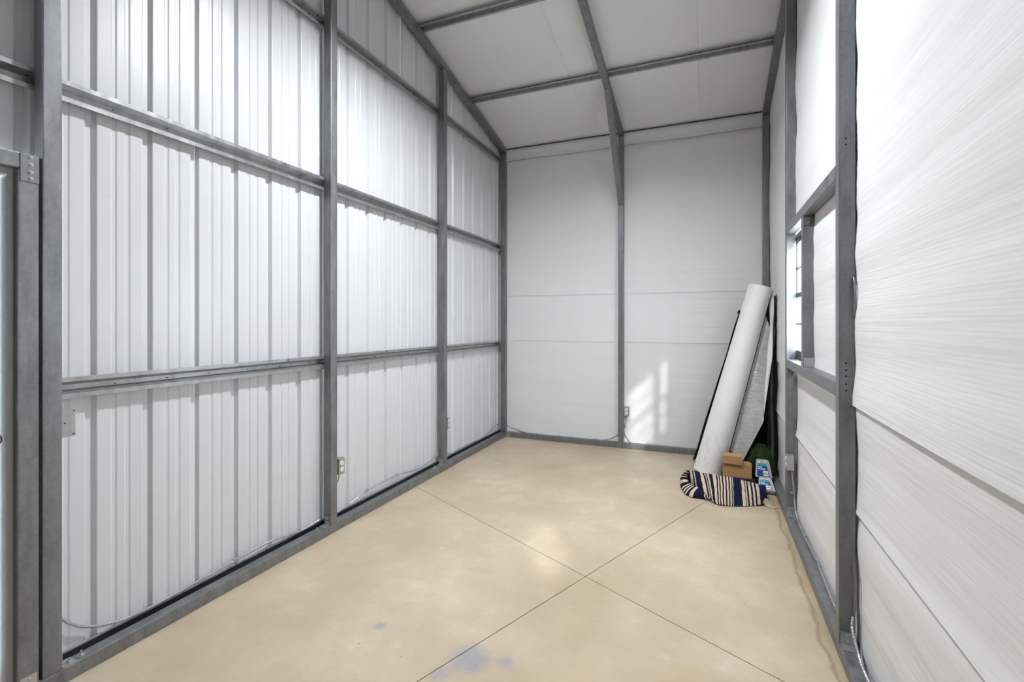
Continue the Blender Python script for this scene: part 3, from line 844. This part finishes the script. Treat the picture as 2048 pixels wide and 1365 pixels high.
# loose outer flap: white strip at the right, silver foil face inside it
def strip(pa, pb, n, bulge, k=8):
    """grid between two polylines pa, pb (lists of points), bulged along direction bulge"""
    def samp(P, t):
        x = t*(len(P)-1); i = min(int(x), len(P)-2); f = x-i; return P[i].lerp(P[i+1], f)
    rows = []
    for i in range(n+1):
        t = i/n; a = samp(pa, t); b = samp(pb, t)
        rows.append([a.lerp(b, j/k) + bulge*math.sin(PI*j/k)*(.3+.7*t) + Vector((0, -1, 0))*.006*nz(t*7, j*.7, 1.7) for j in range(k+1)])
    return rows
def onroll(s, ang, extra=0.):
    R = .138-.030*s + extra
    return B0 + ax*(LEN*s) + e1*math.cos(ang)*R + e2*math.sin(ang)*R
def depth(u, v, y): return ony(u, v, y)
# left border hugs the roll's right hand side, right border is the free edge seen in the photograph
lefts = [onroll(s, -.1, .002) for s in (.86, .70, .55, .40, .25, .14)]
rights = [depth(1540.5, 655, 5.10), depth(1535, 700, 5.06), depth(1531, 760, 5.02), depth(1527, 825, 4.98), depth(1528, 842, 4.96), depth(1486, 922, 4.93)]
bm = bmesh.new(); a_grid(bm, strip(lefts, rights, 26, Vector((0, .03, 0))))
ff = obj('foil_flap', bm, FOIL, ir); ff['label'] = 'silver foil face of the loose flap'
tops = [onroll(1.0, -.2, .002), onroll(.93, -.15, .002), depth(1540.5, 655, 5.10), depth(1535, 700, 5.06), depth(1531, 760, 5.02), depth(1527.5, 822, 4.985)]
outs = [depth(1557, 586, 5.02), depth(1556.5, 600, 5.02), depth(1551, 665, 5.02), depth(1545, 715, 5.01), depth(1536, 775, 5.0), depth(1528, 832, 4.978)]
bm = bmesh.new(); a_grid(bm, strip(tops, outs, 22, Vector((0, -.012, 0))))
for v_ in bm.verts: v_.co.x = min(v_.co.x, RXW-.018)
obj('white_flap', bm, ROLLM, ir)

# ================================================================== ARTIFICIAL TURF ROLL behind it
tf = thing('turf_roll', (2.6, 5.4, 0), 'black backed roll of green artificial turf standing behind the white roll', 'turf')
bot = [Vector(p) for p in ((2.235, 5.380, 0), (2.26, 5.44, 0), (2.45, 5.47, 0), (2.72, 5.46, 0), (2.86, 5.38, 0), (2.885, 5.15, 0), (2.88, 4.86, 0))]
top = [Vector(p) for p in ((2.683, 5.535, 1.545), (2.70, 5.565, 1.57), (2.76, 5.58, 1.60), (2.84, 5.575, 1.65), (2.93, 5.50, 1.68), (2.955, 5.25, 1.70), (2.962, 5.015, 1.70))]
bm = bmesh.new(); rows = []
for i in range(25):
    t = i/24
    rows.append([b.lerp(q, t) + Vector((.010*nz(t*5, k, 3), .010*nz(t*4, k, 8), 0)) for k, (b, q) in enumerate(zip(bot, top))])
a_grid(bm, rows)
r_ = bmesh.ops.solidify(bm, geom=bm.faces[:], thickness=.028)
for v in bm.verts:
    lo_ = v.co.z < .075
    v.co.z = max(v.co.z, .002); v.co.x = min(v.co.x, W-.004 if lo_ else RXW-.022); v.co.y = min(v.co.y, L-.004 if lo_ else BY-.022)
obj('backing', bm, BACKING, tf, smooth=True)
bm = bmesh.new()
def blades(bm, p, n, cnt, h, spread, wdt=.0016):
    for _ in range(cnt):
        q = p + Vector((random.uniform(-1, 1), random.uniform(-1, 1), random.uniform(-1, 1)))*spread
        d = (n + Vector((random.uniform(-.6, .6), random.uniform(-.6, .6), random.uniform(-.5, .5)))).normalized()
        s = d.cross(Vector((random.random()-.5, random.random()-.5, random.random()))).normalized()*wdt
        hh = h*random.uniform(.6, 1.1)
        bm.faces.new([bm.verts.new(q-s), bm.verts.new(q+s), bm.verts.new(q+d*hh)])
for k in range(30):     # tufts on the top left corner
    t = k/29; p = top[0].lerp(top[1], t)
    blades(bm, p + Vector((-.002, -.006, .002)), Vector((-.5, -.5, .4)), 10, .022, .006)
o = obj('grass_tip', bm, GRASS, tf); o['kind'] = 'stuff'
# folded lobe of turf, grass side out, at the foot near the right wall
def lobe(a, b):      # a: 0..1 along, b: 0..1 across
    th = a*PI
    cx, cy = 2.825, 4.90
    x = cx + .012*a + (.100*math.sqrt(max(0., 1-(a*.985)**2.4)))*math.sin((b-.5)*PI)
    yv = cy - .085*math.cos((b-.5)*PI)*math.sin(PI*(.15+.8*a)) - .05*(1-a)
    z = .085 + .235*a + .03*math.cos((b-.5)*PI)*a
    return Vector((min(x, 2.955), yv, z))
bm = bmesh.new(); G = [[lobe(i/22, j/22) for j in range(23)] for i in range(23)]
a_grid(bm, G); obj('folded_lobe', bm, GRASSD, tf)
bm = bmesh.new()
for i in range(22):
    for j in range(22):
        p = G[i][j]; n = (G[i+1][j]-p).cross(G[i][j+1]-p)
        if n.length < 1e-9: continue
        n.normalize()
        if n.y > 0: n = -n
        blades(bm, p, (n + Vector((0, 0, .35))).normalized(), 16, .022, .006, .0012)
o = obj('grass_pile', bm, GRASS, tf); o['kind'] = 'stuff'
# darker grass face further back
bm = bmesh.new(); rows = []
for i in range(15):
    a = i/14
    rows.append([Vector((2.60+.30*j/10, 5.24-.04*math.sin(PI*j/10), .02+.50*a-.10*(1-j/10)*a)) for j in range(11)])
a_grid(bm, rows); obj('inner_face', bm, GRASSD, tf)
bm = bmesh.new()
for i in range(14):
    for j in range(10): blades(bm, rows[i][j], Vector((0, -1, .3)), 10, .024, .02, .0013)
o = obj('grass_pile', bm, GRASS, tf); o['kind'] = 'stuff'
obj('black_fold', box(2.74, 2.905, 4.80, 4.92, .003, .085, .02), BACKING, tf)

# ================================================================== CARTONS
def carton(x0, x1, y0, y1, z0, z1, rot, label):
    t = thing('cardboard_box', ((x0+x1)/2, (y0+y1)/2, z0), label, 'box', 'small cardboard boxes')
    obj('box_body', box(x0, x1, y0, y1, z0, z1, .0025), CARD, t)
    obj('lid_flap', box(x0-.001, x1+.001, y0-.0015, y0+.001, z1-.018, z1+.0005, .0006), CARD, t)
    obj('tape', box(x0+.02, x1-.02, (y0+y1)/2-.012, (y0+y1)/2+.012, z1, z1+.0008), CARD_D, t)
    t.rotation_euler = (0, 0, rot)
    return t
carton(2.512, 2.748, 4.72, 4.862, .068, .186, -.03, 'lower and larger of the two brown cardboard boxes behind the striped rug')
carton(2.515, 2.672, 4.70, 4.836, .1872, .258, -.06, 'smaller brown cardboard box on top of the larger one')
cu = obj('black_case', box(2.50, 2.78, 4.715, 4.875, .003, .0672, .008), RUBBER); tag(cu, 'low dark case under the cardboard boxes, mostly hidden by the striped rug', 'case')

# ================================================================== BLISTER PACKS
def pack(c, tilt, rz, label, scale=1.0):
    """trapezoid blister pack, local frame: x right, z up, -y to the camera; c = foot centre"""
    t = thing('blister_pack', c, label, 'package', 'blister packs by the turf')
    def fr(bm, pts, ya, yb, bev=0.):
        a_prism(bm, [(x*scale, z*scale) for x, z in pts], (Vector(c)+Vector((0, yb, 0)), Vector((1, 0, 0)), Vector((0, 0, 1)), Vector((0, -1, 0))), yb-ya)
        if bev: bmesh.ops.bevel(bm, geom=bm.edges[:], offset=bev, segments=2, affect='EDGES')
    bm = bmesh.new(); fr(bm, [(-.068, 0), (.068, 0), (.040, .142), (.030, .152), (-.052, .152), (-.060, .142)], -.018, .018, .004); obj('shell', bm, PACKG, t)
    bm = bmesh.new(); fr(bm, [(-.052, .010), (.046, .010), (.024, .100), (-.050, .100)], -.0188, -.0180); lbl = obj('blue_label', bm, BLUE, t)
    bm = bmesh.new(); fr(bm, [(-.050, .100), (.024, .100), (.019, .122), (-.048, .122)], -.0188, -.0180); obj('teal_band', bm, TEAL, t)
    bm = bmesh.new(); fr(bm, [(-.046, .123), (.016, .123), (.013, .136), (-.044, .136)], -.0186, -.0180); obj('white_header', bm, WHT, t)
    bm = bmesh.new(); fr(bm, [(-.030, .126), (.004, .126), (.004, .132), (-.030, .132)], -.0190, -.0186); obj('red_mark', bm, RED, t)
    for (xa, xb, za) in ((-.046, -.012, .083), (-.046, .014, .067)):
        bm = bmesh.new(); x = xa; random.seed(int(za*1000))
        while x < xb-.004:
            wd = random.uniform(.004, .007); fr(bm, [(x, za), (x+wd, za), (x+wd, za+.010), (x, za+.010)], -.0192, -.0188); x += wd+.0015
        obj('white_lettering', bm, WHT, lbl)
    bm = bmesh.new(); fr(bm, [(-.006, .036), (.034, .036), (.030, .058), (-.006, .058)], -.0192, -.0188); obj('price_sticker', bm, WHT, lbl)
    bm = bmesh.new(); fr(bm, [(.008, .040), (.024, .040), (.022, .056), (.008, .056)], -.0196, -.0192); obj('yellow_patch', bm, YELL, lbl)
    bm = bmesh.new(); fr(bm, [(-.004, .016), (.038, .016), (.036, .030), (-.004, .030)], -.0192, -.0188); obj('white_sticker', bm, WHT, lbl)
    bm = bmesh.new(); fr(bm, [(-.018, .150), (-.006, .150), (-.006, .163), (-.018, .163)], -.003, .003); obj('hang_tab', bm, RUBBER, t)
    t.rotation_euler = (tilt, 0, rz)
    return t
random.seed(11)
pack((2.838, 4.700, .100), -.20, -.06, 'upper grey blister pack with blue and teal label leaning on the turf')
pack((2.848, 4.555, .021), -1.02, -.05, 'lower grey blister pack with blue label, half hidden by the striped rug', .96)
random.seed(5)

# ================================================================== STRIPED RUG, bunched on the floor
# stripes along its length: (colour, width in mm)
STR = []
def C_(w_): STR.append((1, w_))
def N_(w_): STR.append((0, w_))
def thin(n, cw=10, nw=8):
    for i in range(n):
        C_(cw)
        if i < n-1: N_(nw)
N_(10); thin(3); N_(62); C_(24); N_(15); thin(3); N_(17); C_(22); N_(26); thin(7, 9, 7); N_(54); C_(23); N_(19); thin(3); N_(14); C_(25); N_(38)
TOT = sum(w_ for _, w_ in STR)
cols = []; x = 0.
for c_, w_ in STR:
    k = max(1, round(w_/4))
    for i in range(k): cols.append((x+w_*i/k, c_))
    x += w_
cols.append((TOT, 0))
def lerp_tab(tab, s):
    for (a, va), (b, vb) in zip(tab, tab[1:]):
        if a <= s <= b:
            f = (s-a)/(b-a); f = f*f*(3-2*f); return [p+(q-p)*f for p, q in zip(va, vb)]
    return list(tab[-1][1])
# per station: front foot (px u, v on the floor), ridge point (u, v at depth y), belly bulge
TAB = [(0.00, (1371, 941, 4.50, 1362+10, 968, .02)), (.10, (1388, 943, 4.50, 1396, 990, .03)), (.30, (1410, 947, 4.50, 1424, 1006, .04)),
       (.42, (1432, 951, 4.50, 1436, 1012, .045)), (.62, (1466, 956, 4.49, 1468, 1014, .05)), (.78, (1488, 962, 4.48, 1494, 1014, .04)),
       (.90, (1510, 968, 4.45, 1516, 1013, .03)), (1.0, (1530, 972, 4.42, 1536, 1011, .02))]
rug = thing('striped_rug', (2.5, 4.35, 0), 'navy and cream striped woven rug bunched up on the floor in the corner', 'rug')
rows = []
NB = 30
for ci, (xx, c_) in enumerate(cols):
    s = xx/TOT
    ur, vr, yr, uf, vf, bul = lerp_tab(TAB, s)
    rp = ony(ur, vr, yr); fp = onz(uf, vf, .004)
    row = []
    back = Vector((rp.x+.02, 4.66 - .02*math.sin(s*9), .010))
    for j in range(NB+1):
        t = j/NB
        if t < .28:
            f = t/.28; f = math.sin(f*PI/2); p = back.lerp(rp, f); p.z = back.z + (rp.z-back.z)*math.sin(t/.28*PI/2)
        elif t < .92:
            f = (t-.28)/.64
            p = rp.lerp(fp, f); up = Vector((0, -.35, .94))
            p = p + up*(bul*math.sin(PI*min(1, f*1.05))*.8)
            p.z += .012*math.sin(f*PI)*math.sin(s*14+1.0)
        else:
            f = (t-.92)/.08; p = fp + Vector((0, .05*f, -.001*f))
        kn = .0022*math.sin(j*PI*1.0) + (.0035 if c_ else 0.)*(.6+.4*math.sin(j*2.1+ci*1.7))
        p = p + Vector((.003*nz(ci*.15, j*.5, 1), -kn*.6, kn)) + Vector((0, 0, .006*nz(s*7, t*5, 6)))
        p.z = max(p.z, .003)
        row.append(p)
    rows.append(row)
bm = bmesh.new(); a_grid(bm, rows, lambda i, j: cols[i][1])
obj('rug_cloth', bm, [NAVY, CREAM], rug)
# curled end at the left: the rug doubles back on itself
STR2 = [(0, 10), (1, 12), (0, 14), (1, 8), (0, 8), (1, 8), (0, 16), (1, 22), (0, 20), (1, 9), (0, 8), (1, 9), (0, 8), (1, 9), (0, 16), (1, 22), (0, 60), (1, 8), (0, 8), (1, 8), (0, 8), (1, 8), (0, 14)]
T2 = sum(a for _, a in STR2); cols2 = []; x = 0.
for c_, w_ in STR2:
    k = max(1, round(w_/4))
    for i in range(k): cols2.append((x+w_*i/k, c_))
    x += w_
cols2.append((T2, 0))
# outline of the curl's outer and inner edge in the picture: runs down the left side and then along the floor
OUT = [(1376, 941), (1364, 948), (1359, 962), (1362, 978), (1370, 990), (1384, 996), (1400, 998), (1418, 1000), (1428, 1004)]
INN = [(1380, 944), (1374, 950), (1374, 960), (1380, 967), (1388, 972), (1396, 975), (1404, 982), (1414, 990), (1424, 998)]
DEP = [4.50, 4.50, 4.49, 4.45, 4.40, 4.36, 4.32, 4.27, 4.25]
def samp(P, t):
    x = t*(len(P)-1); i = min(int(x), len(P)-2); f = x-i
    return [a+(b-a)*f for a, b in zip(P[i], P[i+1])]
rows = []
for ci, (xx, c_) in enumerate(cols2):
    t = xx/T2
    o2 = samp(OUT, t); i2 = samp(INN, t); dy = samp([(d,) for d in DEP], t)[0]
    po = ony(o2[0], o2[1], dy); pi_ = ony(i2[0], i2[1], dy-.03)
    if po.z < .006: po = onz(o2[0], o2[1], .004)
    row = []
    for j in range(9):
        f = j/8; p = po.lerp(pi_, f) + Vector((-.3, -.8, .3))*(.035*math.sin(PI*f))
        kn = (.003 if c_ else 0)*(.5+.5*math.sin(j*2.2+ci)); p.y -= kn
        p.z = max(.003, p.z); row.append(p)
    back = po + Vector((.03, .08, 0)); back.z = max(.003, po.z*.6)
    rows.append([back] + row)
bm = bmesh.new(); a_grid(bm, rows, lambda i, j: cols2[i][1])
obj('rug_curl', bm, [NAVY, CREAM], rug)
# turned corner at the right showing the pale back
bm = bmesh.new()
ca = [onz(1527, 1003, .05), onz(1533, 994, .07), onz(1541, 996, .06)]
pts_t = [ony(1530, 996, 4.33), ony(1536, 999, 4.31), ony(1541, 1006, 4.29), ony(1548, 1012, 4.26), onz(1558, 1016, .004)]
pts_b = [ony(1526, 1006, 4.24), onz(1531, 1012, .012), onz(1537, 1016, .006), onz(1546, 1018, .004), onz(1557, 1018, .003)]
rows = []
for k in range(17):
    t = k/16; a = Vector(samp(pts_t, t)); b = Vector(samp(pts_b, t))
    rows.append([a.lerp(b, j/6) + Vector((0, -.02, .012))*math.sin(PI*j/6)*(1-t) for j in range(7)])
for r0 in rows:
    for p in r0: p.z = max(p.z, .004)
a_grid(bm, rows); bmesh.ops.solidify(bm, geom=bm.faces[:], thickness=.006)
for v in bm.verts: v.co.z = max(v.co.z, .002)
obj('turned_corner', bm, UNDER, rug)
